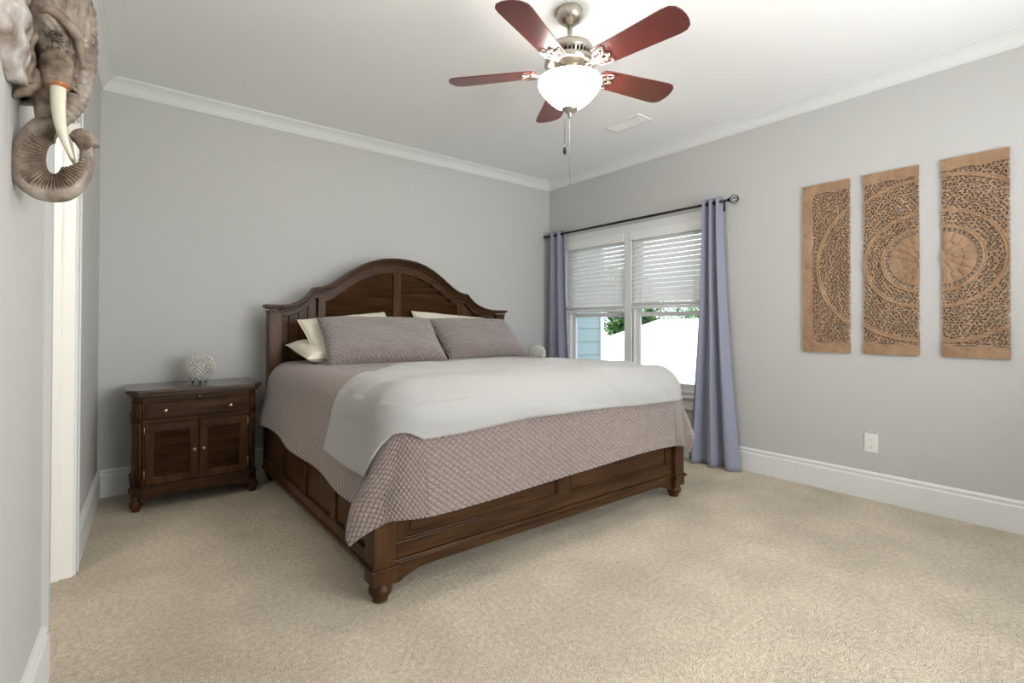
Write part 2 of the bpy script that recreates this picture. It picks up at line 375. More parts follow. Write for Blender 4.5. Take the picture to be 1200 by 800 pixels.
# blinds
def blind(y0, y1, zb, label):
    t = thing('window_blind', label, 'blind', (-.008, (y0+y1)/2, WZ1), group='window blinds'); hw = (y1-y0)/2
    MB().box(-.010, .045, -hw, hw, -.055, 0).build('headrail', M_blind, t, bevel=.003)
    MB().box(-.022, -.010, -hw-.004, hw+.004, -.085, .0).build('valance', M_blind, t, bevel=.003)
    b = MB(); z = -.095; n = 0; zend = zb-WZ1
    while z > zend+.05:
        R = Matrix.Rotation(math.radians(-60), 3, 'Y'); b.rbox((.014, 0, z), (.049, 2*hw-.006, .003), R); z -= .043; n += 1
    for k in range(7): b.box(-.010, .038, -hw+.003, hw-.003, zend+.028+k*.004, zend+.0308+k*.004)
    b.build('slats', M_blind, t)
    MB().box(-.012, .040, -hw+.002, hw-.002, zend, zend+.025).build('bottom_rail', M_blind, t, bevel=.004)
    for yy in (-hw*.72, hw*.72):
        b = MB(); b.tube([(-.012, yy, -.05), (-.012, yy, zend+.01)], .0016, 5); b.build('ladder_cord', M_blind, t)
    b = MB(); b.tube([(-.026, hw-.05, -.08), (-.027, hw-.05, -1.05)], .0015, 5); b.lathe([(.001, 0), (.005, -.01), (.007, -.04), (.002, -.045)], (-.027, hw-.05, -1.05), 8)
    b.build('pull_cord', M_plastic, t)
blind(MY1+.003, WY1-.003, 1.262, 'white slatted blind half lowered over the left window unit beside the far corner')
blind(WY0+.003, MY0-.003, 1.285, 'white slatted blind half lowered over the right window unit, beside the near curtain')

# curtain rod
RX, RZ = -.095, 2.115
t = thing('curtain_rod', 'black metal curtain rod with round cage finial above the window', 'curtain rod', (RX, -1.15, RZ))
MB().tube([(0, 1.075, 0), (0, -1.03, 0)], .0115, 12).build('rod', M_black, t)
for sy, yy in ((-1, -1.03), (1, 1.075)):
    b = MB(); b.lathe([(.014, 0), (.016, .004), (.014, .012), (.008, .016)], (0, 0, 0), 14)
    R = .034 if sy < 0 else .018
    for k in range(6):
        a0 = PI*k/3; path = []
        for q in range(13):
            tt = PI*q/12; aa = a0+tt*.5; path.append((R*math.sin(tt)*math.cos(aa), R*math.sin(tt)*math.sin(aa), .016+R-R*math.cos(tt)))
        b.tube(path, .0028, 6)
    b.lathe([(.006, 0), (.007, .004), (.002, .012)], (0, 0, .012+2*R), 10)
    o = b.build('finial', M_black, t); o.location = (0, yy, 0); o.rotation_euler = (PI/2 if sy < 0 else -PI/2, 0, 0)
for yy in (-.945, 1.02):
    b = MB(); b.box(.02, .095, yy-.007, yy+.007, -.026, -.012); b.box(.087, .094, yy-.012, yy+.012, -.06, .03); b.box(-.016, .020, yy-.007, yy+.007, -.026, -.012); b.box(-.018, -.012, yy-.007, yy+.007, -.026, .004)
    b.build('bracket', M_black, t)

def curtain(label, ytop, ybot, n, ph, xb, seed, amp0=.03, amp1=.045, flare=None):
    rnd = random.Random(seed); NU, NV = 96, 60
    t = thing('window_curtain', label, 'curtain', (RX, (ytop[0]+ytop[1])/2, 0), group='window curtains')
    cy = (ytop[0]+ytop[1])/2; P = []; ph2 = [rnd.uniform(0, 6) for _ in range(4)]
    for i in range(NU):
        u = i/(NU-1); row = []
        for j in range(NV):
            v = j/(NV-1); z = 2.155*(1-v)+.006*v; vv = v**1.6
            y0 = ytop[0]*(1-vv)+ybot[0]*vv; y1 = ytop[1]*(1-vv)+ybot[1]*vv
            a = amp0*(1-v)+amp1*v
            uu = u+.018*math.sin(5*v+ph2[0])*math.sin(PI*u)
            y = y0+(y1-y0)*uu
            x = a*math.sin(2*PI*n*uu+ph)+xb*vv+.012*v*math.sin(2*PI*(n*1.7)*u+ph2[1]+2*v)
            x = min(x, .075)
            row.append((x, y-cy, z))
        P.append(row)
    grid_obj('fabric', P, M_curtain, t, thick=.003)
    b = MB()
    for k in range(int(n*2)):
        u = (k+.5)/(2*n)-ph/(2*PI*n); y = ytop[0]+(ytop[1]-ytop[0])*u
        if min(ytop)+.01 < y < max(ytop)-.01:
            c = [( .021*math.cos(2*PI*q/14)*.35, y-cy+.021*.3*math.cos(2*PI*q/14), 2.115+.021*math.sin(2*PI*q/14)) for q in range(14)]
            MB().tube(c, .003, 6, closed=True).build('grommet', M_black, t)
    return t
curtain('lavender grey curtain panel at the near side of the window, flaring to the carpet', (-1.945, -2.125), (-1.83, -2.275), 3, 1.2, -.02, 3)
curtain('lavender grey curtain panel at the far corner of the room, behind the bed', (-.085, -.355), (-.035, -.47), 2.5, .4, .0, 5, .028, .022)

# ------------------------------------------------------------------ outdoors
struct(MB().box(.3, 60, -40, 40, -3.3, -3.1).build('ground', M_grass))
b = MB(); z = -3.0; y0 = .42; XW = 1.33
for k in range(38):
    zz = z+k*.178; b.prism([(y0+.15, zz), (y0, zz), (y0+.012, zz+.178), (y0+.15, zz+.178)], .15, XW, 'x')
sw = struct(b.build('wall_exterior', M_siding))
MB().box(XW-.0, XW+.06, y0-.02, y0+.16, -3, 3.76).build('corner_board', M_trim, sw, bevel=.003)
t = thing('neighbor_house', 'neighbouring house with a sunlit white hip roof seen through the window', 'house', (13, 5.2, -3.1))
b = MB(); b.box(-3.6, 4, -5.6, 5.7, 0, 2.58); b.build('wall', M_housewall, t)
ev, rg = 2.60, 4.50
V = [(-4.1,-6.1,ev),(4.5,-6.1,ev),(4.5,6.2,ev),(-4.1,6.2,ev),(.2,-2.6,rg),(.2,2.6,rg)]
V2 = [(x, y, z-.15) for x, y, z in V[:4]]
b = MB(); b.add(V+V2, [(0,4,5,3),(0,1,4),(1,2,5,4),(2,3,5),(0,3,9,6),(0,6,7,1),(1,7,8,2),(2,8,9,3),(6,9,8,7)]); b.build('roof', M_roof, t)
MB().box(-.9, -.3, -1.4, -.8, 3.7, 4.58).build('roof_vent', M_roof, t, bevel=.02)
t = thing('garage', 'smaller white gabled roof beside the siding, left in the window', 'garage', (6.6, 6.9, -3.45))
b = MB(); b.prism([(-2.3,0),(2.3,0),(2.3,3.2),(0,4.4),(-2.3,3.2)], -1.4, 1.4, 'x'); b.build('wall', M_trim, t)
b = MB(); b.prism([(-2.7,3.10),(0,4.50),(2.7,3.10),(2.7,3.24),(0,4.64),(-2.7,3.24)], -1.7, 1.6, 'x'); b.build('roof', M_roof, t)

def tree(x, y, h, r, n, seed, label):
    rnd = random.Random(seed); t = thing('leafy_tree', label, 'tree', (x, y, -3.1), group='trees beyond the neighbouring roof')
    b = MB(); b.tube([(0,0,0), (.1,.05,h*.3), (0,.1,h*.6), (.05,0,h*.85)], [.28,.22,.15,.05], 10)
    for k in range(6):
        a = rnd.uniform(0, 2*PI); z0 = h*rnd.uniform(.3, .6); b.tube([(0,0,z0), (r*.35*math.cos(a), r*.35*math.sin(a), z0+.7), (r*.7*math.cos(a), r*.7*math.sin(a), z0+1.6)], [.1,.06,.02], 6)
    b.build('trunk', M_bark, t)
    cl = [(rnd.uniform(-1,1)*r*.6, rnd.uniform(-1,1)*r*.6, h*rnd.uniform(.28,.92), r*rnd.uniform(.35,.55)) for _ in range(16)]
    V, F = [], []
    for k in range(n):
        c = rnd.choice(cl); d = Vector((rnd.gauss(0,1), rnd.gauss(0,1), rnd.gauss(0,1))).normalized()*c[3]*rnd.uniform(.75,1.05)
        p = Vector(c[:3])+d; s_ = rnd.uniform(.10,.2); a = Vector((rnd.gauss(0,1), rnd.gauss(0,1), rnd.gauss(0,1))).normalized(); e = a.orthogonal().normalized()
        i = len(V); V += [p-a*s_, p+e*s_*.5, p+a*s_, p-e*s_*.5]; F.append((i,i+1,i+2,i+3))
    b = MB(); b.add(V, F); b.build('foliage', M_leaf, t, fix=False)
tree(25, 18.5, 7.5, 3.6, 16000, 1, 'green tree directly above the dip between the two white roofs')
tree(24, 25.5, 8.5, 3.8, 16000, 2, 'green tree beside the siding corner, leftmost in the window')
tree(34, 15.5, 8.5, 4.2, 16000, 3, 'green tree behind the left slope of the white hip roof')
tree(24, 5.0, 8.6, 3.8, 12000, 4, 'green tree behind the roof vent of the neighbouring house')

# ------------------------------------------------------------------ bed
BC = -1.98
bed = thing('bed', 'dark walnut king bed with arched louvered headboard and panelled footboard', 'bed', (BC, -1.28, 0))
def L(x, y): return x-BC, y+1.28
# headboard: profile given around its own middle stile
HX = -2.000
TOPP = [(0,1.683),(.08,1.680),(.16,1.668),(.24,1.645),(.32,1.608),(.40,1.558),(.47,1.506),(.53,1.462),(.58,1.434),(.63,1.418),(.685,1.412)]
OUTP = [(.685,1.412),(.70,1.385),(.725,1.350),(.76,1.315),(.80,1.291),(.85,1.276),(.90,1.271)]
def prof(x, side_end):
    ax = abs(x)
    if ax <= .685: return interp(ax, TOPP)
    k = (ax-.685)/(side_end-.685); return interp(.685+k*.215, OUTP)
LE, RE = .925, 1.02
xs = list(np.linspace(-LE, -.70, 16))+[-.688]+list(np.linspace(-.685, .685, 61))+[.688]+list(np.linspace(.70, RE, 18))
def zt(x): return prof(x, LE if x < 0 else RE)
def hb(x): return HX+x-BC
YF = 1.28-.285           # front plane of headboard frame in bed space
hbE = thing('headboard', None, None); hbE.parent = bed
hbm = MB(); hbm.strip([(hb(x), zt(x)-.03) for x in xs], [(hb(x), .30) for x in xs], YF+.045, YF+.065)
hbo = hbm.build('backing_panel', M_woodh, hbE)
b = MB()
b.strip([(hb(x), zt(x)) for x in xs], [(hb(x), zt(x)-.020) for x in xs], YF-.052, YF+.075)
b.strip([(hb(x), zt(x)-.020) for x in xs], [(hb(x), zt(x)-.034) for x in xs], YF-.030, YF+.07)
b.strip([(hb(x), zt(x)-.034) for x in xs], [(hb(x), zt(x)-.050) for x in xs], YF-.016, YF+.07)
b.build('crown_moulding', M_woodh, hbE, bevel=.004)
def inner(x): return zt(x)-.125 if abs(x) < .60 else zt(x)-interp(abs(x), [(.60,.125),(.66,.085),(1.1,.085)])
b = MB(); b.strip([(hb(x), zt(x)-.045) for x in xs], [(hb(x), inner(x)) for x in xs], YF, YF+.05); b.build('arch_rail', M_woodh, hbE, bevel=.004)
b = MB()
for xc, w_ in ((0, .072), (-.625, .058), (.625, .058)):
    b = MB(); b.box(hb(xc-w_/2), hb(xc+w_/2), YF-.002, YF+.05, .45, inner(xc)+.02)
    b.build('stile', M_wood, hbE, bevel=.004)
b = MB(); b.box(hb(-LE), hb(RE), YF, YF+.05, .30, .62); b.build('lower_rail', M_woodh, hbE, bevel=.004)
b = MB(); z = .64
while z < 1.56:
    for sx in (-1, 1):
        xo = .598
        while xo > .04 and inner(sx*xo) < z+.03: xo -= .01
        if xo > .06:
            x0, x1 = sorted((sx*.034, sx*xo)); R = Matrix.Rotation(math.radians(30), 3, 'X')
            b.rbox((hb((x0+x1)/2), YF+.026, z+.028), (x1-x0+.02, .010, .068), R)
    z += .058
b.build('louver_slats', M_woodh, hbE, bevel=.002)
for sx, e in ((-1, LE), (1, RE)):
    b = MB()
    n = 4; w_ = (e-.654)/n
    for k in range(n):
        x0 = sx*(.654+k*w_+.002); x1 = sx*(.654+(k+1)*w_-.002); zz = inner((x0+x1)/2)+.03
        b.box(hb(x0), hb(x1), YF+.034, YF+.050, .45, zz)
    b.box(hb(sx*.656), hb(sx*(e-.004)), YF+.044, YF+.050, .45, 1.12)
    b.build('side_planks', M_wood, hbE, bevel=.004)
for x0, x1 in ((-3.005, -2.915), (-.965, -.872)):
    b = MB(); xx0, xx1 = x0-BC, x1-BC; y0_, y1_ = YF-.02, YF+.07
    b.box(xx0, xx1, y0_, y1_, .035, 1.235); b.prism([(xx0+.018, 0), (xx1-.018, 0), (xx1, .05), (xx0, .05)], y0_+.006, y1_-.006, 'y')
    b.box(xx0-.006, xx1+.006, y0_-.006, y1_+.006, 1.215, 1.228); b.box(xx0-.010, xx1+.010, y0_-.010, y1_+.010, 1.240, 1.252)
    b.box(xx0-.022, xx1+.022, y0_-.022, y1_+.022, 1.252, 1.272)
    b.build('headboard_post', M_wood, hbE, bevel=.004)
# side rails
for x, s_ in ((-3.035, 1), (-.93, -1)):
    b = MB(); x0 = x-BC; o_ = s_*.03
    ya, yb = L(0, -2.24)[1], L(0, -.29)[1]
    b.box(x0+s_*.012, x0+o_, ya, yb, .10, .50)
    b.box(x0, x0+s_*.02, ya, yb, .10, .175); b.box(x0, x0+s_*.02, ya, yb, .42, .50)
    for q in np.linspace(ya, yb, 5): b.box(x0, x0+s_*.02, q-.035 if q > ya else q, q+.035 if q < yb else q, .175, .42)
    b.box(x0-s_*.008, x0+s_*.01, ya, yb, .10, .120); b.box(x0-s_*.004, x0+s_*.01, ya, yb, .168, .178)
    b.build('side_rail', M_wood, bed, bevel=.003)
# footboard
fb = thing('footboard', None, None); fb.parent = bed
FY = 1.28-2.285         # frame front plane (bed space; bed local y = world y + 1.28)
FY = -2.285+1.28
x0, x1 = -2.965-BC, -1.005-BC
b = MB(); b.box(x0, x1, FY+.014, FY+.04, .13, .60); b.build('back_panel', M_woodh, fb)
b = MB()
b.box(x0, x1, FY, FY+.04, .155, .222); b.box(x0, x1, FY, FY+.04, .52, .61)
for a, c in ((x0, x0+.055), (-2.025-BC, -1.950-BC), (x1-.055, x1)): b.box(a, c, FY, FY+.04, .222, .52)
b.build('frame', M_woodh, fb, bevel=.004)
b = MB()
for a, c in ((x0+.055, -2.025-BC), (-1.950-BC, x1-.055)):
    b.box(a, c, FY+.004, FY+.02, .222, .232); b.box(a, a+.010, FY+.004, FY+.02, .222, .52); b.box(c-.010, c, FY+.004, FY+.02, .222, .52)
    b.box(a+.028, c-.028, FY+.009, FY+.02, .255, .50)
b.build('panel_moulding', M_woodh, fb, bevel=.003)
b = MB(); b.box(x0, x1, FY-.012, FY+.04, .143, .156); b.box(x0, x1, FY-.006, FY+.04, .128, .143)
b.build('base_moulding', M_woodh, fb, bevel=.004)
poly = [(x0, .135), (x0, .055), (x0+.03, .056), (x0+.07, .075), (x0+.12, .090), (x0+.2, .095), (x1-.2, .095), (x1-.12, .090), (x1-.07, .075), (x1-.03, .056), (x1, .055), (x1, .135)]
b = MB(); b.prism(poly, FY, FY+.035, 'y'); b.build('apron', M_woodh, fb, bevel=.002)
for xa in (-3.060, -1.005):
    b = MB(); a, c = xa-BC, xa-BC+.095; y0_, y1_ = FY-.030, FY+.062
    b.box(a, c, y0_, y1_, .15, .355); xm, ym = (a+c)/2, (y0_+y1_)/2
    b.box(a-.014, c+.014, y0_-.014, y1_+.014, .134, .150); b.box(a-.005, c+.005, y0_-.005, y1_+.005, .150, .157)
    b.box(a-.003, c+.003, y0_-.003, y1_+.003, .078, .137)
    b.build('footboard_post', M_wood, fb, bevel=.005, seg=3)
    b = MB(); b.lathe([(.030,.080),(.036,.076),(.036,.070),(.045,.062),(.049,.050),(.047,.038),(.038,.024),(.029,.014),(.031,.010),(.031,.003),(.026,.0)][::-1], (xm, ym, 0), 28)
    b.build('turned_foot', M_wood, fb)

# mattress
def rounded_slab(x0, x1, y0, y1, z0, z1, r):
    b = MB(); b.box(x0, x1, y0, y1, z0, z1); return b
b = rounded_slab(-2.93-BC, -1.04-BC, -2.22+1.28, -.31+1.28, .42, .825, .08)
b.build('mattress', M_cream, bed, bevel=.08, seg=5)

# ------------------------------------------------------------------ coverlet and throw (cloth laid over the rounded mattress)
A0, Bf, RR = 1.035, 2.36, .15       # half width, foot plane distance (world y = -Bf), edge radius
TOPZ = .862
def drape(s, t, off=0.0, wr=1.0, seed=0):
    """s: cloth coordinate across the bed (0 = middle), t: along (world -y). returns world point"""
    top = TOPZ - .012*abs(s/A0)**3 - .02*max(0, (t-1.7))**1.5
    if t < .75: top -= .0
    ox = abs(s)-(A0-RR); oy = t-(Bf-RR); sg = 1 if s > 0 else -1
    wob = .006*noise.noise(Vector((s*2.2, t*2.2, seed)))*wr
    if ox <= 0 and oy <= 0:
        return Vector((BC+s, -t, top+off+wob))
    rx, ry = max(ox, 0), max(oy, 0); rho = math.hypot(rx, ry); th = math.atan2(ry, rx); deg = math.degrees(th)
    rr = RR+off; q = RR*PI/2
    corner = math.sin(2*th)**2; rho *= 1-.17*corner
    fl = .20 if ry == 0 else (.08 if rx == 0 else .20*math.cos(th)**2+.08*math.sin(th)**2)
    if sg > 0 and ry == 0: fl = .10
    if rho < q:
        a = rho/RR; h = rr*math.sin(a); d = rr*(1-math.cos(a))-off
    else:
        e = rho-q
        fl2 = fl + .10*corner
        h = rr+fl2*e; d = RR+e*math.sqrt(1-fl2**2)
        # ripple of the hanging part
        if ry == 0: h += .014*wr*min(1, e*4)*math.sin(t*7.5+1.0*sg+seed)
        elif rx == 0: h += .007*wr*min(1, e*4)*math.sin(s*6+seed)
        else:
            # folded corner: ridge then valley
            f = min(1, e*3.5)
            h += f*(.045*math.exp(-((deg-42)/13)**2) - .022*math.exp(-((deg-57)/7)**2))
    if rx > 0 and ry > 0:
        k = min(1, max(0, rho-q)*4)
        ph = interp(deg, [(0,0),(44,8),(57,34),(90,90)]) if sg < 0 else interp(deg, [(0,0),(34,42),(48,66),(90,90)])
        th = math.radians(deg*(1-k)+ph*k)
    y = -(min(t, Bf-RR)+h*math.sin(th)) if oy > 0 else -t
    x = BC+sg*(min(abs(s), A0-RR)+h*math.cos(th)) if ox > 0 else BC+s
    if ry == 0: x = BC+sg*(A0-RR+h)
    return Vector((x, y, top-d+(wob if rho < q else 0)))
def side_len(t, sg):      # how far the coverlet hangs down the long sides
    if sg < 0: return interp(t, [(0.3,.50),(.55,.49),(1.0,.51),(1.6,.53),(2.0,.54),(2.3,.54)])
    return .42
COVER_F = .575
cov = thing('quilted_coverlet', 'taupe diamond-quilted coverlet spread over the bed and hanging to the rails', 'coverlet', (BC, -1.3, .4))
NS, NT = 240, 260; t0_, t1_ = .335, Bf-RR+COVER_F
P = []; UV = []
for i in range(NS+1):
    u = i/NS; row = []; ru = []
    for j in range(NT+1):
        t = t0_+(t1_-t0_)*j/NT
        sl = side_len(t, -1); sr = side_len(t, 1)
        s = -(A0-RR+sl)+(2*(A0-RR)+sl+sr)*u
        # hem of the foot side lifts a little to the right
        tt = t
        if t > Bf-RR: tt = Bf-RR+(t-(Bf-RR))*(1-.035*math.sin(s*3.1)*.6-.02*(s+1))
        p = drape(s, tt); row.append(p-Vector((BC, -1.3, .4))); ru.append((s, t))
    P.append(row); UV.append(ru)
grid_obj('quilt', P, M_quilt, cov, UV, thick=.008)

thr = thing('throw_blanket', 'pale grey fleece throw folded over the foot of the bed, its corner hanging left', 'blanket', (BC, -1.8, .6))
P = []; NS, NT = 220, 90
sL, sR = -1.30, 1.08
for i in range(NS+1):
    u = i/NS; row = []
    for j in range(NT+1):
        v = j/NT
        s = sL+(sR-sL)*u
        ta = interp(s, [(-1.30,1.72),(-1.2,1.73),(-1.05,1.76),(-.93,1.73),(-.85,1.67),(-.7,1.54),(-.5,1.38),(-.3,1.28),(0,1.22),(.4,1.30),(.8,1.50),(1.1,1.62)])
        tb = Bf-RR+interp(s, [(-1.30,.10),(-1.2,.15),(-1.05,.22),(-.9,.27),(-.7,.27),(-.3,.25),(0,.255),(.5,.27),(.9,.275),(1.1,.26)])
        t = ta+(tb-ta)*v
        p = drape(s, t, off=.017, wr=.9)
        wv = noise.noise(Vector((s*1.1+.6*t, t*5.5-s*1.5, 9)))
        w2 = noise.noise(Vector((s*3.2+t*2, t*9-s*2.5, 4)))
        dz = .016*wv+.013*w2
        p += Vector((0, -max(dz, -.004) if (p.z < .80 and t > Bf-RR) else 0, max(dz, -.006) if p.z >= .80 else 0))
        if p.z > .80: p.z += .012*noise.noise(Vector((s*1.3, t*4.5, 3)))+.004*math.sin(t*19+s*2)
        row.append(p-Vector((BC, -1.8, .6)))
    P.append(row)
grid_obj('fleece', P, M_blanket, thr, thick=.014)

# ------------------------------------------------------------------ pillows
def pillow(name, label, cat, w_, h_, th, loc, lean, rz, m, roll=0, group=None, seed=0, sag=0.0):
    """lying pillow in local xy, then leaned back"""
    t = thing(name, label, cat, loc, 0, group); n = 44; P = []; UV = []
    def side(sign):
        PP, UU = [], []
        for i in range(n+1):
            a = -1+2*i/n; r1, r2 = [], []
            for j in range(n+1):
                c = -1+2*j/n
                pin = .06
                x = a*w_/2*(1-pin*(1-abs(c))**.0*(1-c*c)*.6+0) ; y = c*h_/2*(1-.07*(1-a*a))
                prof_ = max(0, (1-a**4))**.55*max(0, (1-c**4))**.55
                z = sign*th/2*prof_*(1+.12*noise.noise(Vector((a*2, c*2, seed+sign))))
                z += .006*noise.noise(Vector((a*7, c*7, seed*3+1)))*prof_ + sag*(a*a)*-1
                r1.append(Vector((x, y, z))); r2.append((a*w_/2+.1, c*h_/2))
            PP.append(r1); UU.append(r2)
        return PP, UU
    R = Matrix.Rotation(rz, 3, 'Z') @ Matrix.Rotation(lean, 3, 'X') @ Matrix.Rotation(roll, 3, 'Z')
    A, UA = side(1); B, UB = side(-1)
    V = [R @ p for r in A for p in r]+[R @ p for r in B for p in r]; N = n+1
    F = [(i*N+j, (i+1)*N+j, (i+1)*N+j+1, i*N+j+1) for i in range(n) for j in range(n)]
    F += [(N*N+i*N+j, N*N+i*N+j+1, N*N+(i+1)*N+j+1, N*N+(i+1)*N+j) for i in range(n) for j in range(n)]
    me = bpy.data.meshes.new('cover'); me.from_pydata([tuple(v) for v in V], [], F); me.polygons.foreach_set('use_smooth', [True]*len(F))
    U = [u for r in UA for u in r]+[u for r in UB for u in r]; lay = me.uv_layers.new(name='UVMap')
    for l in me.loops: lay.data[l.index].uv = U[l.vertex_index]
    bm = bmesh.new(); bm.from_mesh(me); bmesh.ops.remove_doubles(bm, verts=bm.verts, dist=.0008); bm.to_mesh(me); bm.free()
    me.materials.append(m); o = bpy.data.objects.new('cover', me); COL.objects.link(o); o.parent = t
    # piped edge
    b = MB(); path = [R @ A[0][j] for j in range(n)]+[R @ A[i][n] for i in range(n)]+[R @ A[n][n-j] for j in range(n)]+[R @ A[n-i][0] for i in range(n)]
    b.tube(path, .004, 6, closed=True); b.build('piping', m, t)
    if not b.v: pass
    return t
D = math.radians
pillow('pillow_sham', 'taupe quilted pillow sham leaning nearest the left nightstand', 'pillow', .86, .47, .18, (-2.345, -.80, 1.018), D(42), D(-5), M_sham, 0, 'quilted shams', 1)
pillow('pillow_sham', 'taupe quilted pillow sham leaning on the window side of the bed', 'pillow', .84, .47, .18, (-1.425, -.68, 1.018), D(42), D(3), M_sham, 0, 'quilted shams', 2)
pillow('bed_pillow', 'cream pillow lying flat under the others, at the left edge of the bed', 'pillow', .80, .46, .15, (-2.49, -.55, .940), D(10), D(3), M_cream, 0, 'cream pillows', 3)
pillow('bed_pillow', 'cream pillow leaning right behind the left taupe sham', 'pillow', .70, .46, .15, (-2.47, -.57, 1.030), D(46), D(1), M_cream, D(8), 'cream pillows', 4)
pillow('bed_pillow', 'cream pillow leaning behind the right taupe sham, by the window', 'pillow', .80, .46, .15, (-1.50, -.48, 1.045), D(48), D(0), M_cream, D(-6), 'cream pillows', 5)
pillow('bed_pillow', 'cream pillow lying flat at the right edge of the bed, behind the taupe sham', 'pillow', .80, .46, .15, (-1.42, -.52, .945), D(8), D(-2), M_cream, 0, 'cream pillows', 6)

# ------------------------------------------------------------------ nightstand
def nightstand(loc, label):
    t = thing('nightstand', label, 'nightstand', loc, group='bedside nightstands')
    W, Dp = .74, .46       # local origin: front centre on floor plane; +y goes to the wall
    hw = W/2
    b = MB(); ch = .055
    def oct_(e, z0, z1): b.prism([(-hw+ch-e*.4, -e), (hw-ch+e*.4, -e), (hw+e, ch-e*.4), (hw+e, Dp), (-hw-e, Dp), (-hw-e, ch-e*.4)], z0, z1, 'z')
    oct_(.0, .712, .732); oct_(-.008, .700, .712); oct_(-.018, .688, .700)
    b.build('table_top', M_topw, t, bevel=.004)
    ix = .318; b = MB()
    poly = lambda x_, y_, c_: [(-x_+c_, y_), (x_-c_, y_), (x_, y_+c_), (x_, Dp-.02), (-x_, Dp-.02), (-x_, y_+c_)]
    b.prism(poly(hw-.035, .028, .05), .095, .690, 'z')
    b.build('carcass', M_wood, t, bevel=.003)
    b = MB()
    b.prism(poly(hw-.027, .020, .055), .530, .548, 'z'); b.build('waist_moulding', M_woodh, t, bevel=.004); b = MB()
    b.prism(poly(hw-.030, .022, .055), .652, .662, 'z'); b.build('top_moulding', M_woodh, t, bevel=.003); b = MB()
    b.prism(poly(hw-.024, .014, .055), .135, .150, 'z'); b.prism(poly(hw-.029, .020, .055), .085, .137, 'z')
    b.build('base_moulding', M_woodh, t, bevel=.004)
    # corner pilasters
    for sx in (-1, 1):
        b = MB(); cx, cy = sx*(hw-.062), .050
        R = Matrix.Rotation(D(45)*sx*-1*-1, 3, 'Z')
        for z0, z1 in ((.152, .528), (.550, .650)):
            for k in (-1, 0, 1):
                off = R @ Vector((k*.017, -.006, 0)); b.lathe([(.007, z0), (.007, z1)], (cx+off.x, cy+off.y, 0), 10)
        b.build('pilaster', M_wood, t)
    # pull-out shelf, drawer, doors
    s_ = MB().box(-.265, .265, .020, .035, .664, .686).build('pullout_shelf', M_woodh, t, bevel=.002)
    def knob(x, z, par, r=.012):
        b = MB(); prof_ = [(.004, 0), (.004, .008), (.008, .011), (r, .016), (r*.95, .022), (r*.5, .025), (.001, .026)]
        b.lathe(prof_, (0, 0, 0), 16); o = b.build('knob', M_brass, par); o.rotation_euler = (PI/2, 0, 0); o.location = (x, .014, z)
    knob(0, .675, s_, .006)
    b = MB(); b.box(-.275, .275, .014, .030, .556, .646); b.box(-.262, .262, .010, .016, .567, .635); dr = b.build('drawer', M_woodh, t, bevel=.003)
    knob(-.175, .602, dr); knob(.175, .602, dr)
    for sx in (-1, 1):
        b = MB(); xa, xb = (-.275, -.003) if sx < 0 else (.003, .275)
        b.box(xa, xb, .014, .030, .160, .205); b.box(xa, xb, .014, .030, .475, .522)
        b.box(xa, xa+.045, .014, .030, .205, .475); b.box(xb-.045, xb, .014, .030, .205, .475)
        dd = b.build('door', M_wood, t, bevel=.003)
        b = MB(); z = .213
        while z < .470:
            b.rbox(((xa+xb)/2, .024, z), (xb-xa-.086, .004, .025), Matrix.Rotation(D(28), 3, 'X')); z += .0205
        b.build('louvers', M_woodh, dd)
        knob((xb-.022) if sx < 0 else (xa+.022), .345, dd, .010)
        xh = xa-.004 if sx < 0 else xb+.004
        for z in (.20, .46): MB().lathe([(.003, z), (.003, z+.05)], (xh, .014, 0), 8).build('hinge', M_brass, dd)
    # apron with bracket curve, feet
    b = MB(); q = .30
    b.prism([(-q, .090), (-q, .062), (-q+.05, .066), (-q+.10, .082), (q-.10, .082), (q-.05, .066), (q, .062), (q, .090)], .022, .036, 'y'); b.build('apron', M_woodh, t, bevel=.002)
    for fx, fy in ((-.315, .065), (.315, .065), (-.315, Dp-.06), (.315, Dp-.06)):
        b = MB(); b.lathe([(.016, 0), (.020, .004), (.020, .010), (.028, .022), (.034, .038), (.034, .052), (.028, .066), (.022, .072), (.026, .078), (.026, .09)], (fx, fy, 0), 22); b.build('bun_foot', M_wood, t)
    return t
ns = nightstand((-3.452, -.515, 0), 'dark walnut nightstand with louvered doors left of the bed')
dup(ns, (-.498, -.515, 0), 'dark walnut nightstand on the window side of the bed, in the far corner')

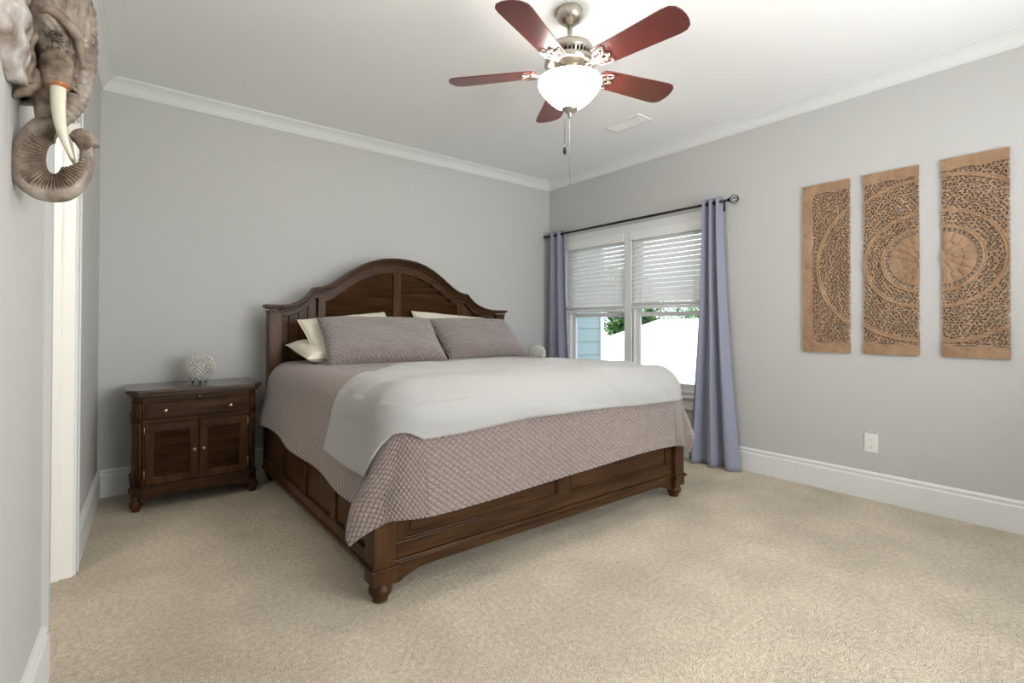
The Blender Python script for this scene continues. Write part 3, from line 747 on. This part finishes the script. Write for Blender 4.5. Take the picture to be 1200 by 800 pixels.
def bead_ball(loc, label):
    t = thing('crystal_ball_lamp', label, 'lamp', loc, group='crystal ball lamps'); R = .088
    b = MB(); N = 330
    for k in range(N):
        z = 1-2*(k+.5)/N; a = k*PI*(3-math.sqrt(5)); r = math.sqrt(1-z*z)
        b.ball((R*r*math.cos(a), R*r*math.sin(a), .105+R*z), .0082, 8, 5)
    b.build('bead_shell', M_crystal, t)
    b = MB()
    for k in range(12):
        a0 = 2*PI*k/12; b.tube([(R*.96*math.sin(PI*q/16)*math.cos(a0), R*.96*math.sin(PI*q/16)*math.sin(a0), .105+R*.96*math.cos(PI*q/16)) for q in range(17)], .0012, 4)
    for zz in (-.6, -.2, .2, .6): b.tube([(R*.96*math.sqrt(1-zz*zz)*math.cos(2*PI*q/32), R*.96*math.sqrt(1-zz*zz)*math.sin(2*PI*q/32), .105+R*.96*zz) for q in range(32)], .0012, 4, closed=True)
    b.build('wire_frame', M_nickel, t)
    b = MB()
    for k in range(3):
        a = 2*PI*k/3+.5; b.tube([(.03*math.cos(a), .03*math.sin(a), .028), (.045*math.cos(a), .045*math.sin(a), .006)], .004, 8); b.ball((.045*math.cos(a), .045*math.sin(a), .006), .006, 10, 6)
    b.lathe([(.034, .020), (.036, .026), (.034, .030)], (0,0,0), 20); b.build('foot_ring', M_black, t)
    MB().lathe([(.012, .03), (.012, .075), (.022, .085), (.026, .11), (.018, .135), (.004, .145)], (0,0,0), 16).build('frosted_bulb', M_plastic, t)
    return t
bl = bead_ball((-3.425, -.27, .732), 'round clear crystal bead lamp on the left nightstand')
dup(bl, (-.50, -.36, .732), 'round clear crystal bead lamp on the far nightstand, against the curtain')

# ------------------------------------------------------------------ ceiling fan
FX, FYY = -2.055, -2.395
fan = thing('ceiling_fan', 'nickel ceiling fan with five cherry blades and a lit glass bowl', 'ceiling fan', (FX, FYY, H))
MB().lathe([(.066, 0), (.068, -.008), (.068, -.030), (.058, -.052), (.040, -.066), (.022, -.074), (.020, -.078)], (0,0,0), 32).build('canopy', M_nickel, fan)
MB().lathe([(.0125, -.070), (.0125, -.165)], (0,0,0), 14).build('downrod', M_nickel, fan)
MB().lathe([(.022, -.140), (.030, -.150), (.075, -.158), (.112, -.172), (.122, -.190), (.118, -.212), (.110, -.218)], (0,0,0), 40).build('motor_housing', M_nickel, fan)
b = MB()
for k in range(36):
    a = 2*PI*k/36; R = Matrix.Rotation(a, 3, 'Z'); b.rbox(R @ Vector((.098, 0, -.226)), (.030, .006, .030), R @ Matrix.Rotation(D(25), 3, 'Y'))
b.lathe([(.075, -.214), (.075, -.245)], (0,0,0), 30)
b.build('vent_ring', M_nickel, fan)
MB().lathe([(.110, -.238), (.128, -.243), (.130, -.262), (.112, -.276), (.070, -.284), (.060, -.292), (.064, -.306), (.085, -.318), (.100, -.326), (.100, -.334)], (0,0,0), 40).build('switch_housing', M_nickel, fan)
BZ = -.312
for k, adeg in enumerate((-86+72*q for q in range(5))):
    a = D(adeg); Rz = Matrix.Rotation(a, 3, 'Z'); Rp = Matrix.Rotation(D(-12), 3, 'X')
    # blade outline
    pts = [(.180, -.060), (.21, -.066), (.40, -.075), (.57, -.084), (.605, -.080), (.628, -.062), (.640, -.030), (.643, 0), (.640, .030), (.628, .062), (.605, .080), (.57, .084), (.40, .075), (.21, .066), (.180, .060), (.172, .030), (.178, 0), (.172, -.030)]
    b = MB(); b.prism(pts, -.003, .003, 'z'); b.v = [tuple(Rz @ (Vector((0,0,BZ)) + Rp @ Vector(p))) for p in b.v]
    bo = b.build('blade', M_blade, fan, bevel=.0015)
    b = MB()
    def loop(cx, cy, rx, ry, ang):
        c, s2 = math.cos(ang), math.sin(ang); path = []
        for q in range(20):
            tt = 2*PI*q/20; x = rx*math.cos(tt); y = ry*math.sin(tt)*(1-.35*math.cos(tt)); path.append((cx+x*c-y*s2, cy+x*s2+y*c, -.010))
        b.tube(path, .0045, 6, closed=True)
    loop(.205, .030, .040, .020, D(28)); loop(.205, -.030, .040, .020, D(-28)); loop(.215, 0, .036, .017, 0); loop(.165, 0, .028, .014, 0)
    b.tube([(.105, .014, -.004), (.14, .010, -.009), (.17, .004, -.010)], .005, 6); b.tube([(.105, -.014, -.004), (.14, -.010, -.009), (.17, -.004, -.010)], .005, 6)
    for px_, py_ in ((.215, .030), (.215, -.030), (.235, 0)): b.lathe([(.006, -.012), (.006, -.003)], (px_, py_, 0), 8)
    b.v = [tuple(Rz @ (Vector((0,0,BZ)) + Rp @ Vector(p))) for p in b.v]
    b.build('blade_iron', M_nickel, bo)
MB().lathe([(.095, -.325), (.130, -.330), (.140, -.334), (.140, -.341)], (0,0,0), 44).build('bowl_fitter', M_nickel, fan)  # plate added and sized to limit the bowl's light on the ceiling
bowl = MB().lathe([(.150, -.3415), (.160, -.344), (.162, -.355), (.155, -.375), (.138, -.400), (.112, -.430), (.082, -.458), (.050, -.478), (.030, -.486), (.006, -.488)], (0,0,0), 44).build('glass_bowl', M_bowl, fan)
MB().lathe([(.040, -.478), (.042, -.486), (.034, -.496), (.018, -.503), (.010, -.508), (.011, -.520), (.006, -.530), (.001, -.532)], (0,0,0), 24).build('bowl_finial', M_nickel, fan)
b = MB(); b.tube([(-.035, 0, -.48), (-.035, 0, -.68)], .0012, 5); b.lathe([(.001, -.675), (.006, -.690), (.009, -.710), (.006, -.723), (.001, -.725)], (-.035, 0, 0), 12)
b.build('pull_chain', M_black, fan)
b = MB(); b.tube([(0, 0, -.53), (0, 0, -.865)], .0009, 5); b.ball((0, 0, -.872), .005, 8, 6); b.build('pull_chain', M_grey, fan)

for o in list(COL.objects):
    if o.parent == fan and o.name.split('.')[0] in ('motor_housing', 'vent_ring', 'switch_housing', 'glass_bowl', 'bowl_fitter', 'bowl_finial', 'pull_chain'): o.location.z = -.022
    if o.parent == fan and o.name == 'downrod': o.location.z = -.015
# ------------------------------------------------------------------ ceiling air vent
t = thing('air_vent', 'white rectangular ceiling air register beyond the fan', 'air vent', (-.68, -1.655, H))
b = MB()
b.box(-.085, .085, -.175, -.155, -.008, 0); b.box(-.085, .085, .155, .175, -.008, 0); b.box(-.085, -.062, -.155, .155, -.008, 0); b.box(.062, .085, -.155, .155, -.008, 0)
b.build('frame', M_plastic, t, bevel=.002)
b = MB()
for k in range(14):
    b.rbox((0, -.145+k*.0223, -.005), (.124, .002, .016), Matrix.Rotation(D(58 if k > 3 else 12), 3, 'X'))
b.build('louvers', M_plastic, t); MB().box(-.062, .062, -.155, .155, -.0012, -.0002).build('duct', M_grey, t)

# ------------------------------------------------------------------ outlet
t = thing('wall_outlet', 'white duplex outlet low on the window wall under the carved panels', 'outlet', (0, -3.103, .366))
MB().box(-.006, 0, -.038, .038, -.060, .060).build('cover_plate', M_plastic, t, bevel=.003)
for z in (-.022, .022):
    b = MB(); b.prism([(.016*math.cos(2*PI*k/20), z+max(-.013, min(.013, .017*math.sin(2*PI*k/20)))) for k in range(20)], -.008, -.006, 'x'); s_ = b.build('socket', M_plastic, t)
    b = MB(); b.box(-.0084, -.0078, -.008, -.0065, z-.002, z+.007); b.box(-.0084, -.0078, .0065, .008, z-.002, z+.007); b.box(-.0084, -.0078, -.002, .002, z-.010, z-.006); b.build('slots', M_dark, s_)

# ------------------------------------------------------------------ carved wall panels
def carved(idx, yc, label):
    """panel idx 0..2; mandala centre on the seam between panel 1 and 2. u runs to the right in the picture (world -y)."""
    W, Hh, cell = .294, 1.172, .003
    nu, nz = int(W/cell), int(Hh/cell)
    u0 = {0: -2*W, 1: -W, 2: 0}[idx]
    u = (np.arange(nu)+.5)*cell+u0; z = (np.arange(nz)+.5)*cell-Hh/2
    U, Z = np.meshgrid(u, z, indexing='ij'); r = np.hypot(U, Z); ang = np.arctan2(Z, U)
    lu = U-u0
    solid = np.ones_like(U, bool); hgt = np.full_like(U, .011)
    border = (np.abs(Z) > Hh/2-.075)
    if idx == 0: border |= lu < .062
    rings = [(.178, .200), (.272, .294), (.480, .505)]
    ringm = np.zeros_like(U, bool)
    for a, c in rings:
        mm = (r > a) & (r < c); ringm |= mm
    flower = r < .160
    zone = ~(border | ringm | flower | (r < .178))
    rnd = random.Random(idx*11+5); sp = .0205
    voidm = np.zeros_like(U, bool)
    y_ = -Hh/2
    row = 0
    while y_ < Hh/2:
        x_ = u0-.01+(sp/2 if row % 2 else 0)
        while x_ < u0+W+.01:
            cx, cz = x_+rnd.uniform(-.004, .004), y_+rnd.uniform(-.004, .004)
            rr = math.hypot(cx, cz)
            base_a = math.atan2(cz, cx) if rr < .49 else (0.6 if (int(cx*40)+int(cz*40)) % 2 else 2.4)
            a = base_a+rnd.choice((-.9, .9, .5, 1.6, -1.6))+rnd.uniform(-.4, .4)
            ln, wd = rnd.uniform(.0080, .0125), rnd.uniform(.0036, .0055); bend = rnd.choice((-1, 1))*rnd.uniform(18, 45)
            du, dz = U-cx, Z-cz
            p = du*math.cos(a)+dz*math.sin(a); q = -du*math.sin(a)+dz*math.cos(a)-bend*p*p
            taper = np.clip(1-.6*(p/ln), .2, 1.6)
            voidm |= ((p/ln)**2+(q/(wd*taper))**2) < 1
            x_ += sp
        y_ += sp*.82; row += 1
    voidm &= zone
    # toothed ring of openings round the flower
    teeth = (r > .160) & (r < .178) & (np.abs(((ang/(2*PI)*44) % 1)-.5) < .34*(1-(r-.160)/.022)+.08)
    voidm |= teeth
    # slot lines beside the borders
    sl = (np.abs(np.abs(Z)-(Hh/2-.070)) < .0028) & (np.sin(U*38+idx*2) > -.2) & (r > .4)
    if idx != 0 or True: voidm |= sl & (lu > .07 if idx == 0 else True)
    if idx == 0: voidm |= (np.abs(lu-.064) < .0018) & (np.abs(Z) < .5) & (np.sin(Z*23) > -.5)
    # nibbled outer edges
    edge = np.minimum(lu, W-lu)
    for k in range(9):
        zz = rnd.uniform(-.48, .48); sd = rnd.choice((0, 1)) if idx else 1
        voidm |= (np.abs(Z-zz) < .006) & (((lu < .007) if sd == 0 else (W-lu < .007)))
    solid &= ~voidm
    # relief heights
    hgt = np.where(ringm, .0165, hgt)
    for a, c in rings:
        mid = (a+c)/2; hgt = np.where((np.abs(r-mid) < .003) & ringm, .0140, hgt)
    hgt = np.where(border, .0165+.0015*np.sin(U*70+np.sin(Z*60)*2), hgt)
    hgt = np.where(zone, 0.0125+.0010*np.sin(U*330+4*np.sin(Z*140))*np.sin(Z*300+3*np.sin(U*120)), hgt)
    pet = np.zeros_like(U)
    for n_, ra, rb, ph in ((8, .0, .055, 0), (12, .050, .105, .3), (18, .100, .158, 0)):
        cc = np.abs(np.cos((ang+ph)*n_/2)); m_ = (r >= ra) & (r < rb)
        tt = (r-ra)/(rb-ra); pet = np.where(m_, .0075+.009*np.sqrt(cc)*(1-.5*tt), pet)
    hgt = np.where(flower, pet, hgt); hgt = np.where(r < .02, .018, hgt)
    hgt = hgt+.0004*np.random.RandomState(idx).randn(*U.shape)
    # mesh
    vid = -np.ones((nu+1, nz+1), int); verts = []; faces = []
    hp = np.pad(hgt, 1, mode='edge'); hv = (hp[:-1, :-1]+hp[1:, :-1]+hp[:-1, 1:]+hp[1:, 1:])/4
    def gv(i, j):
        if vid[i, j] < 0:
            vid[i, j] = len(verts); y = -(i*cell-W/2); zz = j*cell-Hh/2
            verts.append((-.006-hv[i, j], y, zz)); verts.append((-.005, y, zz))
        return vid[i, j]
    S = np.pad(solid, 1)
    for i in range(nu):
        for j in range(nz):
            if not solid[i, j]: continue
            a, b_, c, d = gv(i, j), gv(i+1, j), gv(i+1, j+1), gv(i, j+1)
            faces.append((a, b_, c, d)); faces.append((a+1, d+1, c+1, b_+1))
            if not S[i, j+1]: faces.append((a, d, d+1, a+1))
            if not S[i+2, j+1]: faces.append((b_, b_+1, c+1, c))
            if not S[i+1, j]: faces.append((a, a+1, b_+1, b_))
            if not S[i+1, j+2]: faces.append((d, c, c+1, d+1))
    me = bpy.data.meshes.new('carved_wall_panel'); me.from_pydata(verts, [], faces); me.materials.append(M_carve)
    o = bpy.data.objects.new('carved_wall_panel', me); COL.objects.link(o); o.location = (.004, yc, 1.533)
    tag(o, label, 'wall art', 'carved mandala panels')
carved(0, -2.845, 'carved wooden wall panel with solid left border, nearest the window curtain')
carved(1, -3.214, 'middle carved wooden wall panel holding the left half of the flower')
carved(2, -3.613, 'carved wooden wall panel farthest right, holding the right half of the flower')

# ------------------------------------------------------------------ elephant head on the left wall
EY = -2.52; EXW = CXL+math.tan(SK)*EY
el = thing('elephant_carving', 'carved wooden elephant head with curled trunk hanging on the left wall', 'wall carving', (EXW, EY, 1.43), -SK)
def E(px, py, dy=0):   # profile coordinates: outward from the wall, height, and sideways
    return Vector(((px-8)*.001577, dy, 1.5775+(px-8)*.00037+(160-py)*.00214-1.43))
def blob(name, c, r, m, fn=None, par=el, seg=64, rings=44):
    b = MB(); b.ball(c, r, seg, rings)
    if fn: b.v = [tuple(fn(Vector(v))) for v in b.v]
    return b.build(name, m, par)
hc = E(62, 22)
def headfn(p):
    d = (p-hc); n_ = .004*noise.noise(p*22)+.0012*math.sin(d.z*260+8*math.sin(d.x*40))*(1 if d.z < .02 else .4)
    px_ = p.x/.001577+8; py_ = 160-(p.z+1.43-1.5775-(px_-8)*.00037)/.00214
    if 30 < px_ < 54 and 28 < py_ < 84: n_ += .0028*math.sin(py_*1.15)*math.sin(PI*(px_-30)/24)
    re_ = math.hypot((px_-71)*.9, py_-60)
    if 7 < re_ < 26: n_ += .0022*math.cos((re_-7)*1.1)*(1-(re_-7)/19)
    if px_ > 76 and py_ < 90: n_ += .0020*math.sin((px_-76)*.75+py_*.12)
    if py_ < 22: n_ += .0022*math.sin(px_*.55-py_*.35+2*noise.noise(p*25))
    q = p+d.normalized()*n_
    if d.z < 0: q.y *= (1+.9*d.z/.2*.5)      # narrower to the jaw
    if d.z < -.05 and d.x < 0: q.x += (-d.z-.05)*.35
    q.x = max(q.x, .002); return q
head = blob('head', hc, (.070, .105, .205), M_elgrey, headfn, el, 150, 150)
# brow ridge, cheek
blob('cheek', E(66, 88, -.035), (.034, .045, .062), M_elbrown, lambda p: p+(p-E(66, 88, -.035)).normalized()*.0022*math.sin(p.z*620+p.x*120), el, 40, 40)
b = MB(); b.tube(smooth_curve([E(48, 36, -.085), E(62, 34, -.098), E(80, 44, -.092), E(94, 62, -.075), E(98, 90, -.055)], 24), [.006+.006*math.sin(PI*q/24) for q in range(25)], 10)
b.build('brow', M_elbrown, el)
for sy in (-1, 1):
    e = blob('eye', E(71, 60, sy*.092), (.007, .006, .006), M_dark, None, el, 20, 14)
    b = MB()
    for k, rr in enumerate((.0085, .0125)):
        b.tube([E(71, 60, sy*(.093-.004*k))+Vector((rr*1.15*math.cos(2*PI*q/24), 0, rr*.8*math.sin(2*PI*q/24))) for q in range(24)], .003, 6, closed=True)
    b.build('eyelid', M_elbrown, e)
    # tusk and band
    path = smooth_curve([E(69, 100, sy*.050), E(69, 130, sy*.056), E(72, 155, sy*.058), E(78, 175, sy*.055), E(86, 193, sy*.050)], 30)
    b = MB(); b.tube(path, [.0158-.0125*(q/30)**1.6 for q in range(31)], 14); tk = b.build('tusk', M_ivory, el)
    b = MB(); b.tube([E(69, 98, sy*.050), E(69, 105, sy*.051), E(69, 112, sy*.052)], [.0175, .0180, .0175], 16); b.build('tusk_band', M_orange, tk)
# trunk
def ringed(path, R, amp, freq, name, m, flat=1.0):
    n = len(path); b = MB(); b.tube(path, [R[i]*(1+(amp if i < n*.34 else .006)*(math.sin(i*freq))+.02*noise.noise(Vector((i*.15, 0, 0)))) for i in range(n)], 20, flat=flat, up=(0, 1, 0)); return b.build(name, m, el)
ctl = [E(82, 6), E(92, 45), E(93, 80), E(88, 108), E(76, 128), E(56, 143), E(35, 158), E(20, 181), E(25, 207), E(47, 224), E(74, 226), E(93, 212), E(100, 192), E(100, 170)]
rad = [.045, .034, .028, .026, .026, .025, .022, .018, .020, .022, .022, .019, .016, .013]
N = 260; path = smooth_curve(ctl, N); R = [float(np.interp(q/N*(len(ctl)-1), range(len(ctl)), rad)) for q in range(N+1)]
# keep the back of the trunk off the wall and slim the profile towards the wall side
ringed(path, R, .035, 1.05, 'trunk', M_elgrey)
b = MB()   # ribbed underside that fans in towards the trunk's hole
cen = E(61, 186); V = []; F = []; K = 44; na = K*8
for k in range(na+1):
    f = k/na; q = int(N*(.30+.64*f)); p = path[q]; d = (p-cen); d.y = 0
    a = math.atan2(d.z/.00214, d.x/.001577); hole = cen+Vector((.001577*10.5*math.cos(a), 0, .00214*19*math.sin(a)))
    if (hole-cen).length > (p-cen).length-.01: hole = cen+(p-cen)*.6
    rib = .5+.5*math.sin(2*PI*K*f)
    for m_ in range(9):
        g = m_/8*(1 if m_ == 0 else min(1, (1-f)*7+.02, f*9+.05)); pt = p*(1-g)+hole*g; th_ = .021-.012*g+.006*rib*min(1, g*5)
        V.append((pt.x, -th_, pt.z)); 
    for m_ in range(8, -1, -1):
        g = m_/8*(1 if m_ == 0 else min(1, (1-f)*7+.02, f*9+.05)); pt = p*(1-g)+hole*g; th_ = .021-.012*g+.006*rib*min(1, g*5)
        V.append((pt.x, th_, pt.z))
for k in range(na):
    for m_ in range(17): F.append((k*18+m_, k*18+m_+1, (k+1)*18+m_+1, (k+1)*18+m_))
b.add(V, F)
b.build('trunk_ribs', M_elbrown, el)
# flared trunk tip
b = MB()
for k in range(13):
    a = D(150-k*11); c = E(97, 172)
    tip = c+Vector((math.cos(a)*.030, 0, math.sin(a)*.040)); 
    for sy in (-.012, 0, .012): b.tube([c+Vector((0, sy, -.01)), c*.4+tip*.6+Vector((0, sy*1.3, 0)), tip+Vector((0, sy*1.5, 0))], [.007, .0055, .0035], 8)
b.build('trunk_tip', M_elbrown, el)
# jaw
b = MB(); b.tube(smooth_curve([E(46, 92, -.02), E(34, 106, -.02), E(24, 112, -.02), E(16, 118, -.02)], 14), [.026-.022*(q/14) for q in range(15)], 14, flat=1.4); b.build('lower_lip', M_elbrown, el)
b = MB(); b.tube(smooth_curve([E(54, 80), E(52, 110), E(54, 130), E(56, 142)], 16), [.036, .034, .031, .029, .028, .028, .028, .028, .028, .028, .028, .028, .028, .028, .028, .028, .028], 16, flat=1.2); b.build('throat', M_elbrown, el)
# ears
for sy in (-1, 1):
    P = []
    for i in range(29):
        u_ = i/28; row = []
        for j in range(33):
            v_ = j/32
            yb = sy*(.055+.150*u_*(math.sin(PI*min(1, .18+v_*.80)))**.6)
            zz = .54-.280*v_-.03*u_*math.sin(PI*v_)
            xx = .036+.016*math.sin(PI*u_)*math.sin(PI*v_)-.040*u_**2+.004*math.sin(v_*26+u_*5)+.006*noise.noise(Vector((u_*5, v_*6, sy)))
            row.append(Vector((max(.006, xx), yb, zz)))
        P.append(row)
    er = grid_obj('ear', P, M_elwhite, el, thick=.012)
    b = MB(); b.tube([P[2][j]+Vector((.010, 0, 0)) for j in range(2, 32)], .007, 8); b.build('ear_fold', M_elbrown, er)
